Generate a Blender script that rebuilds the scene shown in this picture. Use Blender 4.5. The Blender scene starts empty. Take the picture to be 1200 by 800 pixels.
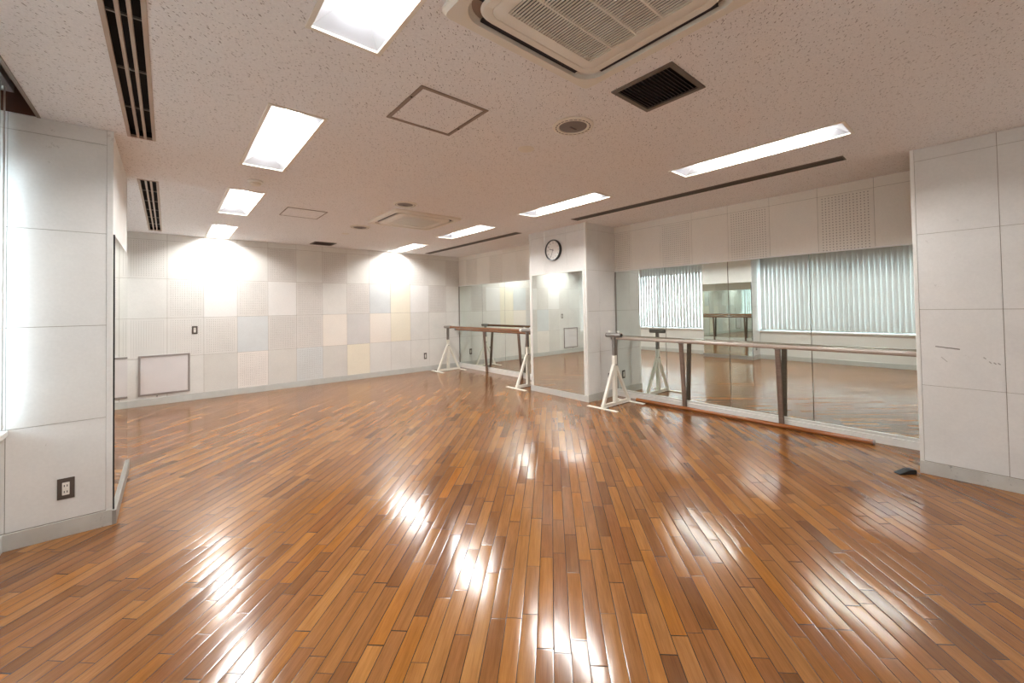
import bpy, bmesh, math, random
from mathutils import Vector, Matrix
random.seed(7)
PI = math.pi
scene = bpy.context.scene
COL = scene.collection

# ------------------------------------------------------------------ dimensions (metres; x = across the room, y = depth)
H = 2.588            # ceiling
YF = 8.294           # far wall
XM = 5.225           # mirror faces in the two bays of the right wall
XC = 4.542           # face of the right-hand columns
XL = -0.275          # face of the left column
YC0, YC1 = 3.815, 5.030   # both mid-room columns span these depths
YN = 0.403           # far edge of the near right column
XW = -0.735          # parapet below the windows
YB = -1.15           # back wall, behind the camera
SEAM = 2.488
TW = 0.4427          # far wall tile width
TX0 = -0.448

# ------------------------------------------------------------------ materials
def lin(r, g, b):
    f = lambda c: (c/255/12.92) if c/255 <= .04045 else ((c/255+.055)/1.055)**2.4
    return (f(r), f(g), f(b), 1)

class NT:
    """small helper for node graphs"""
    def __init__(s, name):
        s.m = bpy.data.materials.new(name); s.m.use_nodes = True
        s.t = s.m.node_tree; s.n = s.t.nodes; s.l = s.t.links
        s.b = s.n['Principled BSDF']; s.out = s.n['Material Output']
        tc = s.n.new('ShaderNodeTexCoord'); s.obj = tc.outputs['Object']
    def put(s, sock, v):
        if hasattr(v, 'is_output') or isinstance(v, bpy.types.NodeSocket): s.l.new(v, sock)
        elif v is not None: sock.default_value = v
    def math(s, op, a, b=None, c=None):
        n = s.n.new('ShaderNodeMath'); n.operation = op
        s.put(n.inputs[0], a)
        if b is not None: s.put(n.inputs[1], b)
        if c is not None: s.put(n.inputs[2], c)
        return n.outputs[0]
    def sep(s, v=None):
        n = s.n.new('ShaderNodeSeparateXYZ'); s.l.new(v or s.obj, n.inputs[0]); return n.outputs
    def comb(s, x, y, z):
        n = s.n.new('ShaderNodeCombineXYZ'); s.put(n.inputs[0], x); s.put(n.inputs[1], y); s.put(n.inputs[2], z); return n.outputs[0]
    def noise(s, vec, scale, detail=3, rough=.5):
        n = s.n.new('ShaderNodeTexNoise'); s.put(n.inputs['Vector'], vec or s.obj)
        n.inputs['Scale'].default_value = scale; n.inputs['Detail'].default_value = detail; n.inputs['Roughness'].default_value = rough
        return n.outputs['Fac']
    def white(s, vec):
        n = s.n.new('ShaderNodeTexWhiteNoise'); n.noise_dimensions = '3D'; s.l.new(vec, n.inputs['Vector']); return n.outputs
    def ramp(s, fac, stops, interp='LINEAR'):
        n = s.n.new('ShaderNodeValToRGB'); cr = n.color_ramp; cr.interpolation = interp
        while len(cr.elements) < len(stops): cr.elements.new(.5)
        for e, (p, c) in zip(cr.elements, stops): e.position = p; e.color = c
        s.l.new(fac, n.inputs[0]); return n.outputs[0]
    def mix(s, fac, a, b, mode='MIX'):
        n = s.n.new('ShaderNodeMix'); n.data_type = 'RGBA'; n.blend_type = mode
        s.put(n.inputs[0], fac); s.put(n.inputs[6], a); s.put(n.inputs[7], b); return n.outputs[2]
    def bump(s, h, strength, dist=.01, normal=None):
        n = s.n.new('ShaderNodeBump'); n.inputs['Strength'].default_value = strength; n.inputs['Distance'].default_value = dist
        s.l.new(h, n.inputs['Height'])
        if normal is not None: s.l.new(normal, n.inputs['Normal'])
        return n.outputs[0]
    def set(s, **k):
        names = dict(color='Base Color', rough='Roughness', metal='Metallic', normal='Normal', spec='Specular IOR Level', trans='Transmission Weight', ior='IOR', emis='Emission Color', estr='Emission Strength', coat='Coat Weight', coatr='Coat Roughness')
        for a, v in k.items(): s.put(s.b.inputs[names[a]], v)
        return s.m

def plain(name, rgb, rough=.5, metal=0, vary=.05, nscale=6, spec=.5):
    t = NT(name); c = lin(*rgb)
    n = t.noise(None, nscale, 4)
    dark = tuple(x*(1-vary) for x in c[:3])+(1,); light = tuple(min(1, x*(1+vary)) for x in c[:3])+(1,)
    return t.set(color=t.ramp(n, [(.3, dark), (.7, light)]), rough=rough, metal=metal, spec=spec)

def tile_mat(name, rgb, plane=None, u0=0., tw=TW, ncol=16, v0=.1, vp=.6/21, hole=.0035, dirt=.05, vlo=None, vhi=None, marks=False):
    """painted acoustic board; plane 'x' or 'y' = which world axis runs along the wall for the punched holes"""
    t = NT(name); c = lin(*rgb)
    n = t.noise(None, 2.3, 5, .6); n2 = t.noise(None, 60, 3)
    col = t.ramp(n, [(.25, tuple(x*(1-dirt*1.6) for x in c[:3])+(1,)), (.6, c)])
    col = t.mix(.06, col, t.ramp(n2, [(.3, (.3, .3, .3, 1)), (.7, (1, 1, 1, 1))]), 'MULTIPLY')
    h = n2
    if marks:                           # scuffs with shapes of their own
        m = t.noise(None, 9, 6, .75); sc = t.noise(None, 1.1, 2)
        k = t.math('MULTIPLY', t.math('GREATER_THAN', m, .655), t.math('GREATER_THAN', sc, .5))
        col = t.mix(t.math('MULTIPLY', k, .22), col, lin(120, 116, 108))
    if plane:
        X, Y, Z = t.sep()
        u = X if plane == 'x' else Y
        a = t.math('DIVIDE', t.math('SUBTRACT', u, u0), tw)
        fa = t.math('FRACT', a)
        pu = t.math('SUBTRACT', t.math('FRACT', t.math('MULTIPLY', a, ncol)), .5)
        pv = t.math('SUBTRACT', t.math('FRACT', t.math('DIVIDE', t.math('SUBTRACT', Z, v0), vp)), .5)
        du = t.math('MULTIPLY', pu, tw/ncol); dv = t.math('MULTIPLY', pv, vp)
        d = t.math('SQRT', t.math('ADD', t.math('MULTIPLY', du, du), t.math('MULTIPLY', dv, dv)))
        hol = t.math('LESS_THAN', d, hole)
        e = .9/ncol
        hol = t.math('MULTIPLY', hol, t.math('MULTIPLY', t.math('GREATER_THAN', fa, e), t.math('LESS_THAN', fa, 1-e)))
        fz = t.math('FRACT', t.math('DIVIDE', t.math('SUBTRACT', Z, .1), .6))
        if vhi: hol = t.math('MULTIPLY', hol, t.math('LESS_THAN', Z, vhi))
        else: hol = t.math('MULTIPLY', hol, t.math('MULTIPLY', t.math('GREATER_THAN', fz, .04), t.math('LESS_THAN', fz, .96)))
        col = t.mix(t.math('MULTIPLY', hol, .85), col, lin(96, 86, 76))
        h = t.math('SUBTRACT', n2, t.math('MULTIPLY', hol, 3))
    return t.set(color=col, rough=.75, normal=t.bump(h, .12, .004), spec=.3)

def floor_mat():
    t = NT('plank_floor')
    X, Y, Z = t.sep()
    W, LEN = .0692, .47
    u = t.math('MULTIPLY', t.math('SUBTRACT', X, Y), .70710678)
    v = t.math('MULTIPLY', t.math('ADD', X, Y), .70710678)
    a = t.math('DIVIDE', t.math('ADD', u, 20.013), W)
    row = t.math('FLOOR', a); fu = t.math('FRACT', a)
    r1 = t.white(t.comb(row, 3.7, 1.1))[0]
    v2 = t.math('ADD', t.math('DIVIDE', v, LEN), t.math('MULTIPLY', r1, 17.0))
    vw = t.math('ADD', v2, t.math('MULTIPLY', t.math('SINE', t.math('ADD', t.math('MULTIPLY', v2, 2.3), t.math('MULTIPLY', r1, 40))), .2))
    colm = t.math('FLOOR', vw); fv = t.math('FRACT', vw)
    idv = t.comb(row, colm, 5.5)
    wn = t.white(idv); rid = wn[0]; rcol = wn[1]
    base = t.ramp(rid, [(0, lin(116, 76, 42)), (.04, lin(132, 88, 48)), (.22, lin(146, 98, 54)), (.45, lin(156, 108, 60)), (.6, lin(143, 94, 54)), (.78, lin(166, 118, 68)), (.88, lin(164, 108, 44)), (.96, lin(174, 127, 75)), (1, lin(172, 110, 42))])
    off = t.math('MULTIPLY', rid, 90.0)
    g1 = t.noise(t.comb(t.math('MULTIPLY', u, 55), t.math('MULTIPLY', v, 3.0), off), 1.0, 5, .62)
    g2 = t.noise(t.comb(t.math('MULTIPLY', u, 260), t.math('MULTIPLY', v, 9.0), off), 1.0, 3, .6)
    cat = t.noise(t.comb(t.math('MULTIPLY', u, 14), t.math('MULTIPLY', v, 2.2), off), 1.0, 2)
    base = t.mix(.75, base, t.ramp(g1, [(.25, (.62, .56, .5, 1)), (.5, (.92, .9, .88, 1)), (.75, (1.1, 1.09, 1.06, 1))]), 'MULTIPLY')
    base = t.mix(.42, base, t.ramp(g2, [(.3, (.55, .5, .45, 1)), (.6, (1, 1, 1, 1))]), 'MULTIPLY')
    base = t.mix(.35, base, t.ramp(cat, [(.3, (.72, .62, .5, 1)), (.65, (1.08, 1.05, 1, 1))]), 'MULTIPLY')
    wear = t.noise(t.comb(X, Y, 0.), .55, 3, .55)
    base = t.mix(.5, base, t.ramp(wear, [(.3, (.86, .8, .74, 1)), (.7, (1.08, 1.05, 1.0, 1))]), 'MULTIPLY')
    eu = t.math('MULTIPLY', t.math('SUBTRACT', .5, t.math('ABSOLUTE', t.math('SUBTRACT', fu, .5))), W)
    ev = t.math('MULTIPLY', t.math('SUBTRACT', .5, t.math('ABSOLUTE', t.math('SUBTRACT', fv, .5))), LEN)
    ed = t.math('MINIMUM', eu, ev)
    gap = t.math('LESS_THAN', ed, .0015)
    soft = t.math('MINIMUM', t.math('DIVIDE', ed, .004), 1.0)
    col = t.mix(gap, base, lin(44, 24, 12))
    # every board lies at a very slightly different angle
    cu = t.math('MULTIPLY', t.math('SUBTRACT', fu, .5), .03)
    cup = t.comb(t.math('SUBTRACT', cu, .0125), t.math('SUBTRACT', t.math('MULTIPLY', cu, -1), .0125), 0.)
    tilt = t.n.new('ShaderNodeVectorMath'); tilt.operation = 'MULTIPLY_ADD'
    t.l.new(rcol, tilt.inputs[0]); tilt.inputs[1].default_value = (.025, .025, 0); t.l.new(cup, tilt.inputs[2])
    geo = t.n.new('ShaderNodeNewGeometry')
    ad = t.n.new('ShaderNodeVectorMath'); ad.operation = 'ADD'; t.l.new(geo.outputs['Normal'], ad.inputs[0]); t.l.new(tilt.outputs[0], ad.inputs[1])
    nm = t.n.new('ShaderNodeVectorMath'); nm.operation = 'NORMALIZE'; t.l.new(ad.outputs[0], nm.inputs[0])
    wav = t.noise(t.comb(t.math('MULTIPLY', u, 30), t.math('MULTIPLY', v, 7), off), 1.0, 2)
    hh = t.math('ADD', t.math('ADD', t.math('MULTIPLY', soft, .25), t.math('MULTIPLY', g2, .10)), t.math('MULTIPLY', wav, .35))
    nrm = t.bump(hh, .14, .004, nm.outputs[0])
    rough = t.math('ADD', t.math('MULTIPLY', g1, .14), t.math('ADD', t.math('MULTIPLY', wear, .14), FLOOR_ROUGH))
    return t.set(color=col, rough=rough, normal=nrm, spec=.75)
FLOOR_ROUGH = .012

def ceiling_mat():
    t = NT('rockwool_ceiling')
    X, Y, Z = t.sep()
    vo = t.n.new('ShaderNodeTexVoronoi'); vo.feature = 'F1'
    wob = t.noise(None, 30, 2)
    ca, sa = math.cos(.5), math.sin(.5)
    uu = t.math('ADD', t.math('MULTIPLY', X, ca), t.math('MULTIPLY', Y, sa))
    vv = t.math('SUBTRACT', t.math('MULTIPLY', Y, ca), t.math('MULTIPLY', X, sa))
    vec = t.comb(t.math('ADD', t.math('MULTIPLY', uu, 50), t.math('MULTIPLY', wob, 2.0)), t.math('ADD', t.math('MULTIPLY', vv, 112), t.math('MULTIPLY', wob, 3.0)), 0.)
    t.l.new(vec, vo.inputs['Vector']); vo.inputs['Scale'].default_value = 1
    sz = t.math('ADD', .10, t.math('MULTIPLY', t.white(vo.outputs['Position'])[0], .19))
    dot = t.math('LESS_THAN', vo.outputs['Distance'], sz)
    n = t.noise(None, 120, 4, .7); big = t.noise(None, 1.5, 3)
    c = t.ramp(n, [(.25, lin(222, 221, 222)), (.7, lin(240, 239, 239))])
    c = t.mix(.25, c, t.ramp(big, [(.3, (.94, .93, .94, 1)), (.7, (1, 1, 1, 1))]), 'MULTIPLY')
    c = t.mix(t.math('MULTIPLY', dot, .66), c, lin(105, 94, 88))
    h = t.math('SUBTRACT', n, t.math('MULTIPLY', dot, 1.5))
    return t.set(color=c, rough=.9, normal=t.bump(h, .5, .004), spec=.2)

def wood_mat(name, c0, c1, axis='y', rough=.22, coat=.5):
    t = NT(name); X, Y, Z = t.sep()
    v = t.comb(t.math('MULTIPLY', X, 60), t.math('MULTIPLY', Y, 2.5), t.math('MULTIPLY', Z, 60))
    g = t.noise(v, 1.0, 5, .6)
    return t.set(color=t.ramp(g, [(.3, lin(*c0)), (.7, lin(*c1))]), rough=rough, coat=coat, coatr=.08)

def emit(name, rgb, strength):
    t = NT(name); n = t.noise(None, 5, 1)
    c = lin(*rgb)
    return t.set(color=(.8, .8, .8, 1), emis=t.ramp(n, [(.2, tuple(x*.98 for x in c[:3])+(1,)), (.8, c)]), estr=strength, rough=.5)

def mirror_mat():
    t = NT('silvered_mirror_glass')
    n = t.noise(None, .8, 2)
    return t.set(color=t.ramp(n, [(.3, (.775, .835, .80, 1)), (.7, (.80, .855, .825, 1))]), metal=1., rough=.008)

def blind_mat():
    t = NT('vertical_blind_fabric'); X, Y, Z = t.sep()
    n = t.noise(t.comb(t.math('MULTIPLY', X, 300), t.math('MULTIPLY', Y, 300), t.math('MULTIPLY', Z, 60)), 1.0, 2)
    c = t.ramp(n, [(.3, lin(190, 191, 189)), (.7, lin(205, 206, 204))])
    d = t.n.new('ShaderNodeBsdfDiffuse'); tr = t.n.new('ShaderNodeBsdfTranslucent'); mx = t.n.new('ShaderNodeMixShader')
    t.l.new(c, d.inputs['Color']); t.l.new(c, tr.inputs['Color']); mx.inputs[0].default_value = .05
    t.l.new(d.outputs[0], mx.inputs[1]); t.l.new(tr.outputs[0], mx.inputs[2]); t.l.new(mx.outputs[0], t.out.inputs['Surface'])
    return t.m

def glass_mat():
    t = NT('window_glass')
    tr = t.n.new('ShaderNodeBsdfTransparent'); gl = t.n.new('ShaderNodeBsdfGlossy'); mx = t.n.new('ShaderNodeMixShader'); fr = t.n.new('ShaderNodeFresnel')
    n = t.noise(None, 1.0, 1); t.l.new(t.ramp(n, [(0, (.9, .95, .95, 1)), (1, (.94, .97, .97, 1))]), tr.inputs['Color'])
    gl.inputs['Roughness'].default_value = .02
    t.l.new(fr.outputs[0], mx.inputs[0]); t.l.new(tr.outputs[0], mx.inputs[1]); t.l.new(gl.outputs[0], mx.inputs[2]); t.l.new(mx.outputs[0], t.out.inputs['Surface'])
    return t.m

LAMP = 36.0
M = {}
M['floor'] = floor_mat()
M['ceiling'] = ceiling_mat()
M['wall'] = plain('wall_paint', (232, 232, 229), .7, vary=.02, nscale=2)
M['seam'] = plain('board_joint', (150, 143, 132), .8)
M['tile'] = tile_mat('acoustic_board_plain', (233, 233, 229))
M['tile_w'] = tile_mat('acoustic_board_fresh_white', (239, 239, 237), dirt=.02)
M['tile_grey'] = tile_mat('acoustic_board_warm_grey', (225, 224, 219))
M['tile_dgrey'] = tile_mat('acoustic_board_grey', (220, 219, 217))
M['tile_blue'] = tile_mat('acoustic_board_bluish', (222, 227, 228))
M['tile_cream'] = tile_mat('acoustic_board_cream', (242, 237, 220), dirt=.02)
M['tile_pink'] = tile_mat('acoustic_board_pale_pink_cream', (242, 237, 229), dirt=.02)
M['perf'] = tile_mat('perforated_board', (231, 230, 226), 'x', TX0)
M['perf_grey'] = tile_mat('perforated_board_grey', (225, 223, 219), 'x', TX0)
M['perf_blue'] = tile_mat('perforated_board_bluish', (222, 226, 226), 'x', TX0)
M['perf_pink'] = tile_mat('perforated_board_pale_pink', (241, 237, 232), 'x', TX0)
RT = .4615
M['perf_r'] = tile_mat('perforated_board_right_wall', (233, 229, 221), 'y', .73, RT, 16, 1.9, .0287, .0046, vhi=2.47)
M['perf_fr'] = tile_mat('perforated_board_far_right', (228, 223, 214), 'y', 7.53, .456, 16, 1.9, .0287, .0036, vhi=2.47)
M['tile_r'] = tile_mat('acoustic_board_right_wall', (235, 231, 223), dirt=.02)
M['tile_col'] = tile_mat('column_board', (230, 230, 228), dirt=.05, marks=True)
M['white'] = plain('white_paint_trim', (232, 232, 228), .45, vary=.02)
M['base'] = plain('baseboard_vinyl', (200, 203, 199), .5, vary=.05, nscale=9)
def scuffed():
    t = NT('baseboard_scuffed'); n = t.noise(None, 14, 6, .75); n2 = t.noise(None, 5, 3)
    c = t.ramp(n2, [(.3, lin(176, 174, 168)), (.7, lin(200, 199, 194))])
    c = t.mix(t.math('MULTIPLY', t.math('GREATER_THAN', n, .63), .5), c, lin(96, 92, 86))
    return t.set(color=c, rough=.55)
M['base_s'] = scuffed()
M['base_d'] = plain('baseboard_grey', (150, 146, 140), .5)
M['mirror'] = mirror_mat()
M['dark'] = plain('dark_void', (14, 14, 18), .8)
M['alu'] = plain('grey_anodised_metal', (150, 146, 140), .38, .6)
M['grey_frame'] = plain('taupe_metal_frame', (142, 128, 118), .45, .3)
M['tan'] = plain('slot_bar_beige', (176, 158, 142), .5)
M['ac'] = plain('ivory_plastic', (224, 219, 208), .45, vary=.015)
M['ac_dark'] = plain('vent_opening_dark', (30, 28, 40), .6)
M['vent'] = plain('bronze_vent_metal', (112, 104, 96), .5, .3)
M['vent_slat'] = plain('dark_vent_slat', (84, 74, 76), .55, .2)
M['speaker'] = plain('speaker_mesh_grey', (128, 122, 120), .7)
M['reflector'] = plain('white_enamel_reflector', (186, 190, 198), .35, vary=.01)
M['lamp'] = emit('fluorescent_diffuser', (254, 252, 248), LAMP)
M['black'] = plain('black_plastic', (22, 22, 22), .35)
M['face'] = plain('clock_face_white', (240, 240, 236), .4, vary=.01)
M['ink'] = plain('black_print', (86, 86, 90), .6)
M['chrome'] = plain('polished_rim', (70, 72, 74), .25, .8)
M['plate'] = plain('brown_metal_plate', (92, 84, 78), .4, .4)
M['socket'] = plain('ivory_socket', (232, 230, 222), .4, vary=.01)
M['board'] = plain('hatch_board_white', (226, 222, 222), .5, vary=.02)
M['hframe'] = plain('hatch_frame_grey', (158, 150, 146), .45, .3)
M['cream'] = plain('cream_enamel_steel', (240, 239, 229), .4, vary=.02)
M['tube'] = plain('grey_steel_tube', (140, 136, 132), .36, .7)
M['tube_d'] = plain('dark_tube_inside', (38, 38, 40), .5)
M['nylon'] = plain('white_nylon_knob', (238, 238, 232), .4)
M['rail'] = wood_mat('lacquered_beech_rail', (116, 76, 50), (150, 102, 70))
M['rail_sheen'] = wood_mat('lacquered_rail_painted_sheen', (168, 154, 142), (196, 184, 172), rough=.16, coat=1.)  # paler than the brown rail: reflected window sheen put into the wood colour
M['rail_o'] = wood_mat('orange_varnished_rail', (128, 70, 26), (164, 98, 42))
M['leg'] = wood_mat('brown_painted_leg', (112, 94, 82), (136, 116, 102), rough=.4, coat=.1)
M['rubber'] = plain('black_rubber', (28, 29, 30), .6)
M['blind'] = blind_mat()
M['glass'] = glass_mat()
M['wframe'] = plain('window_frame_aluminium', (190, 194, 198), .4, .5)
M['pocket'] = plain('pocket_brown_paint', (92, 62, 50), .6)

# ------------------------------------------------------------------ mesh helpers
class MB:
    def __init__(s): s.bm = bmesh.new(); s.mi = 0
    def face(s, pts):
        f = s.bm.faces.new([s.bm.verts.new(p) for p in pts]); f.material_index = s.mi; return f
    def box(s, x0, x1, y0, y1, z0, z1, bev=0):
        if x0 > x1: x0, x1 = x1, x0
        if y0 > y1: y0, y1 = y1, y0
        if z0 > z1: z0, z1 = z1, z0
        g = bmesh.ops.create_cube(s.bm, size=1)
        for v in g['verts']:
            v.co = Vector(((x0+x1)/2+v.co.x*(x1-x0), (y0+y1)/2+v.co.y*(y1-y0), (z0+z1)/2+v.co.z*(z1-z0)))
        fs = set(f for v in g['verts'] for f in v.link_faces)
        for f in fs: f.material_index = s.mi
        if bev:
            es = list(set(e for v in g['verts'] for e in v.link_edges))
            r = bmesh.ops.bevel(s.bm, geom=es, offset=bev, segments=2, affect='EDGES', profile=.6)
            for f in r['faces']: f.material_index = s.mi
        return s
    def obox(s, p0, p1, w, h, up=(0, 0, 1), bev=0):
        """square bar from p0 to p1, w wide, h high"""
        p0, p1 = Vector(p0), Vector(p1); d = (p1-p0); L = d.length; d.normalize()
        side = d.cross(Vector(up)); side.normalize(); u = side.cross(d)
        g = bmesh.ops.create_cube(s.bm, size=1); mid = (p0+p1)/2
        for v in g['verts']: v.co = mid + d*(v.co.x*L) + side*(v.co.y*w) + u*(v.co.z*h)
        for f in set(f for v in g['verts'] for f in v.link_faces): f.material_index = s.mi
        if bev:
            es = list(set(e for v in g['verts'] for e in v.link_edges))
            bmesh.ops.bevel(s.bm, geom=es, offset=bev, segments=2, affect='EDGES', profile=.6)
        return s
    def tube(s, p0, p1, r, r2=None, seg=24, cap=True):
        p0, p1 = Vector(p0), Vector(p1); d = p1-p0; L = d.length
        m = Matrix.Translation((p0+p1)/2) @ d.to_track_quat('Z', 'Y').to_matrix().to_4x4()
        g = bmesh.ops.create_cone(s.bm, cap_ends=cap, segments=seg, radius1=r, radius2=r if r2 is None else r2, depth=L, matrix=m)
        for f in set(f for v in g['verts'] for f in v.link_faces): f.material_index = s.mi
        return s
    def lathe(s, c, prof, axis='z', seg=48, caps=True):
        """prof = [(r, h)], spun round an axis through c"""
        rings = []
        for r, h in prof:
            ring = []
            for k in range(seg):
                a = 2*PI*k/seg; q = (r*math.cos(a), r*math.sin(a))
                p = (q[0], q[1], h) if axis == 'z' else (h, q[0], q[1])
                ring.append(s.bm.verts.new(Vector(c)+Vector(p)))
            rings.append(ring)
        for A, B in zip(rings, rings[1:]):
            for k in range(seg):
                f = s.bm.faces.new((A[k], A[(k+1) % seg], B[(k+1) % seg], B[k])); f.material_index = s.mi
        for R, (r, h) in ((rings[0], prof[0]), (rings[-1], prof[-1])):
            if r > 1e-4 and caps:
                f = s.bm.faces.new(R); f.material_index = s.mi
        return s
    def loft(s, loops, closed_caps=(False, False)):
        """bridge equal-length vertex loops"""
        R = [[s.bm.verts.new(p) for p in lp] for lp in loops]; n = len(R[0])
        for A, B in zip(R, R[1:]):
            for k in range(n):
                f = s.bm.faces.new((A[k], A[(k+1) % n], B[(k+1) % n], B[k])); f.material_index = s.mi
        if closed_caps[0]: s.bm.faces.new(R[0]).material_index = s.mi
        if closed_caps[1]: s.bm.faces.new(R[-1]).material_index = s.mi
        return s
    def done(s, name, mats, parent=None, smooth=False, recalc=True):
        if recalc: bmesh.ops.recalc_face_normals(s.bm, faces=s.bm.faces[:])
        me = bpy.data.meshes.new(name)
        s.bm.to_mesh(me); s.bm.free()
        for m in (mats if isinstance(mats, (list, tuple)) else [mats]): me.materials.append(m)
        if smooth:
            for p in me.polygons: p.use_smooth = True
            try: me.set_sharp_from_angle(angle=math.radians(35))
            except Exception: pass
        o = bpy.data.objects.new(name, me); COL.objects.link(o)
        if parent:
            o.parent = parent
            o.matrix_parent_inverse = Matrix.Translation(-Vector(parent.location))
        return o

def structure(o): o['kind'] = 'structure'; return o
def tag(o, label, cat, group=None):
    o['label'] = label; o['category'] = cat
    if group: o['group'] = group
    return o
def thing(name, loc, label, cat, group=None):
    o = bpy.data.objects.new(name, None); o.empty_display_size = .1; COL.objects.link(o); o.location = loc
    return tag(o, label, cat, group)

# ------------------------------------------------------------------ setting: floor and ceiling
b = MB(); b.box(-.95, 5.32, YB-.05, YF+.05, -.06, 0); structure(b.done('floor', M['floor']))

LX = [(.4465, .764), (3.4325, 3.735)]            # the two rows of ceiling lights (x extents)
LY = [.617+2.122*k for k in range(0, 4)]; LL = 1.276
SLOTL = [(-.204, -.067, .79, 3.838), (-.204, -.067, 5.026, 8.02)]
SLOTR = [(4.240, 4.370, .785, 3.812), (4.240, 4.370, 5.015, 8.10)]
VENTS = [(1.905, 2.265, 1.02, 1.386), (1.945, 2.303, 7.735, 8.085)]
POCK = (-.88, -.593)
POCKY = [(YN-.04, YC0-.005), (YC1+.005, YF)]
holes = [(x0, x1, y, y+LL) for (x0, x1) in LX for y in LY] + SLOTL + SLOTR + VENTS + [(POCK[0], POCK[1], a, c) for a, c in POCKY]
xs = sorted(set([-.95, 5.32]+[v for h in holes for v in h[:2]])); ysb = sorted(set([YB-.05, YF+.05]+[v for h in holes for v in h[2:]]))
b = MB(); vc = {}
def gv(x, y):
    if (x, y) not in vc: vc[(x, y)] = b.bm.verts.new((x, y, H))
    return vc[(x, y)]
for i in range(len(xs)-1):
    for j in range(len(ysb)-1):
        cx, cy = (xs[i]+xs[i+1])/2, (ysb[j]+ysb[j+1])/2
        if any(h[0] < cx < h[1] and h[2] < cy < h[3] for h in holes): continue
        b.bm.faces.new((gv(xs[i], ysb[j]), gv(xs[i], ysb[j+1]), gv(xs[i+1], ysb[j+1]), gv(xs[i+1], ysb[j])))
structure(b.done('ceiling', M['ceiling'], recalc=False))
# roof slab over the ceiling void
b = MB(); b.box(-1.2, 5.6, YB-.3, YF+.3, 2.95, 3.0); structure(b.done('ceiling_slab', M['wall']))

# ------------------------------------------------------------------ setting: walls faced with acoustic boards
def tiles_wall(name, axis, plane, sign, tiles, mats, back=None, thick=.12, t=.004, gap=.0016):
    """axis 'x': wall runs along x at y=plane, facing sign*y. axis 'y': runs along y at x=plane, facing sign*x."""
    b = MB(); b.mi = 0
    if back:
        u0, u1, v0, v1 = back
        a, c = plane-sign*t, plane-sign*thick
        b.box(*((u0, u1, a, c) if axis == 'x' else (a, c, u0, u1)), v0, v1)
    for (u0, u1, v0, v1, mi) in tiles:
        b.mi = mi
        a, c = plane, plane-sign*(t+.002)
        b.box(*((u0+gap, u1-gap, a, c) if axis == 'x' else (a, c, u0+gap, u1-gap)), v0+gap, v1-gap)
    return structure(b.done(name, mats))

ROWS = [.1, .7, 1.3, 1.9, SEAM, H]
mats_far = [M['seam'], M['tile'], M['perf'], M['perf_grey'], M['tile_w'], M['tile_grey'], M['tile_dgrey'], M['tile_blue'], M['tile_cream'], M['tile_pink'], M['perf_blue'], M['perf_pink']]
T_, P_, PG, WH, GR, DG, BL, CR, PK, PB, PP = range(1, 12)
grid = {  # rows from the top down; first column is the partly hidden one at the left corner
 3: [T_, P_, T_, P_, T_, PG, T_, PG, T_, P_, T_, P_, T_, PG, T_],
 2: [P_, T_, P_, WH, P_, WH, PG, T_, PG, BL, CR, WH, PG, T_, T_],
 1: [P_, P_, P_, P_, BL, PG, PG, PK, DG, PK, CR, T_, T_, T_, T_],
 0: [T_, T_, T_, GR, PP, GR, PB, GR, CR, T_, T_, T_, T_, T_, T_]}
ft = []
for r in range(4):
    for k in range(14):
        u0 = TX0+TW*(k-1); u1 = u0+TW
        u0 = max(u0, -.95); u1 = min(u1, 5.30)
        if u1-u0 > .02: ft.append((u0, u1, ROWS[r], ROWS[r+1], grid[r][k]))
for k in range(14):
    u0 = max(TX0+TW*(k-1), -.95); u1 = min(TX0+TW*k, 5.30)
    if u1-u0 > .02: ft.append((u0, u1, SEAM, H, T_))
tiles_wall('wall_far', 'x', YF, -1, ft, mats_far, back=(-.95, 5.32, 0, H))

# right wall (behind the mirrors, boards above them)
mr = [M['seam'], M['tile_r'], M['perf_r'], M['perf_fr']]
rt = []
edges = [YN] + [.73+RT*k for k in range(0, 7)] + [YC0]
for k in range(len(edges)-1):
    rt.append((edges[k], edges[k+1], 1.9, SEAM, 2 if k % 2 == 1 else 1)); 
    rt.append((edges[k], edges[k+1], SEAM, H, 1))
tiles_wall('wall_right', 'y', XM-.004, -1, rt, mr, back=(YN-.3, YC0+.3, 0, H))
rt = []
edges = [YC1, 5.26, 5.71, 6.162, 6.618, 7.074, 7.53, 7.986, YF]
for k in range(len(edges)-1):
    rt.append((edges[k], edges[k+1], 1.9, SEAM, 3 if k in (1, 4, 6) else 1)); rt.append((edges[k], edges[k+1], SEAM, H, 1))
tiles_wall('wall_right_far', 'y', XM-.004, -1, rt, mr, back=(YC1-.3, YF, 0, H))

# clock column
mc = [M['seam'], M['tile_col'], M['tile_r']]
def box_wall(name, x0, x1, y0, y1, m=M['seam']):
    b = MB(); b.box(x0, x1, y0, y1, 0, H); return structure(b.done(name, m))
box_wall('wall_clock_column', XC+.006, 5.25, YC0+.006, YC1-.0)
ct = []
ce = [YC0+.03, 4.19, 4.666, YC1-.03]
for k in range(3): ct += [(ce[k], ce[k+1], 1.9, SEAM, 1), (ce[k], ce[k+1], SEAM, H, 1)]
ct += [(YC0+.03, YC1-.03, .09, 1.9, 1)]
tiles_wall('wall_clock_column_front', 'y', XC, -1, ct, mc)
st = []
for k in range(4): st += [(XC+.03, 4.83, ROWS[k], ROWS[k+1], 1), (4.83, XM, ROWS[k], ROWS[k+1], 1)]
st += [(XC+.03, 4.83, SEAM, H, 1), (4.83, XM, SEAM, H, 1)]
tiles_wall('wall_clock_column_side', 'x', YC0, -1, st, mc)
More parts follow.
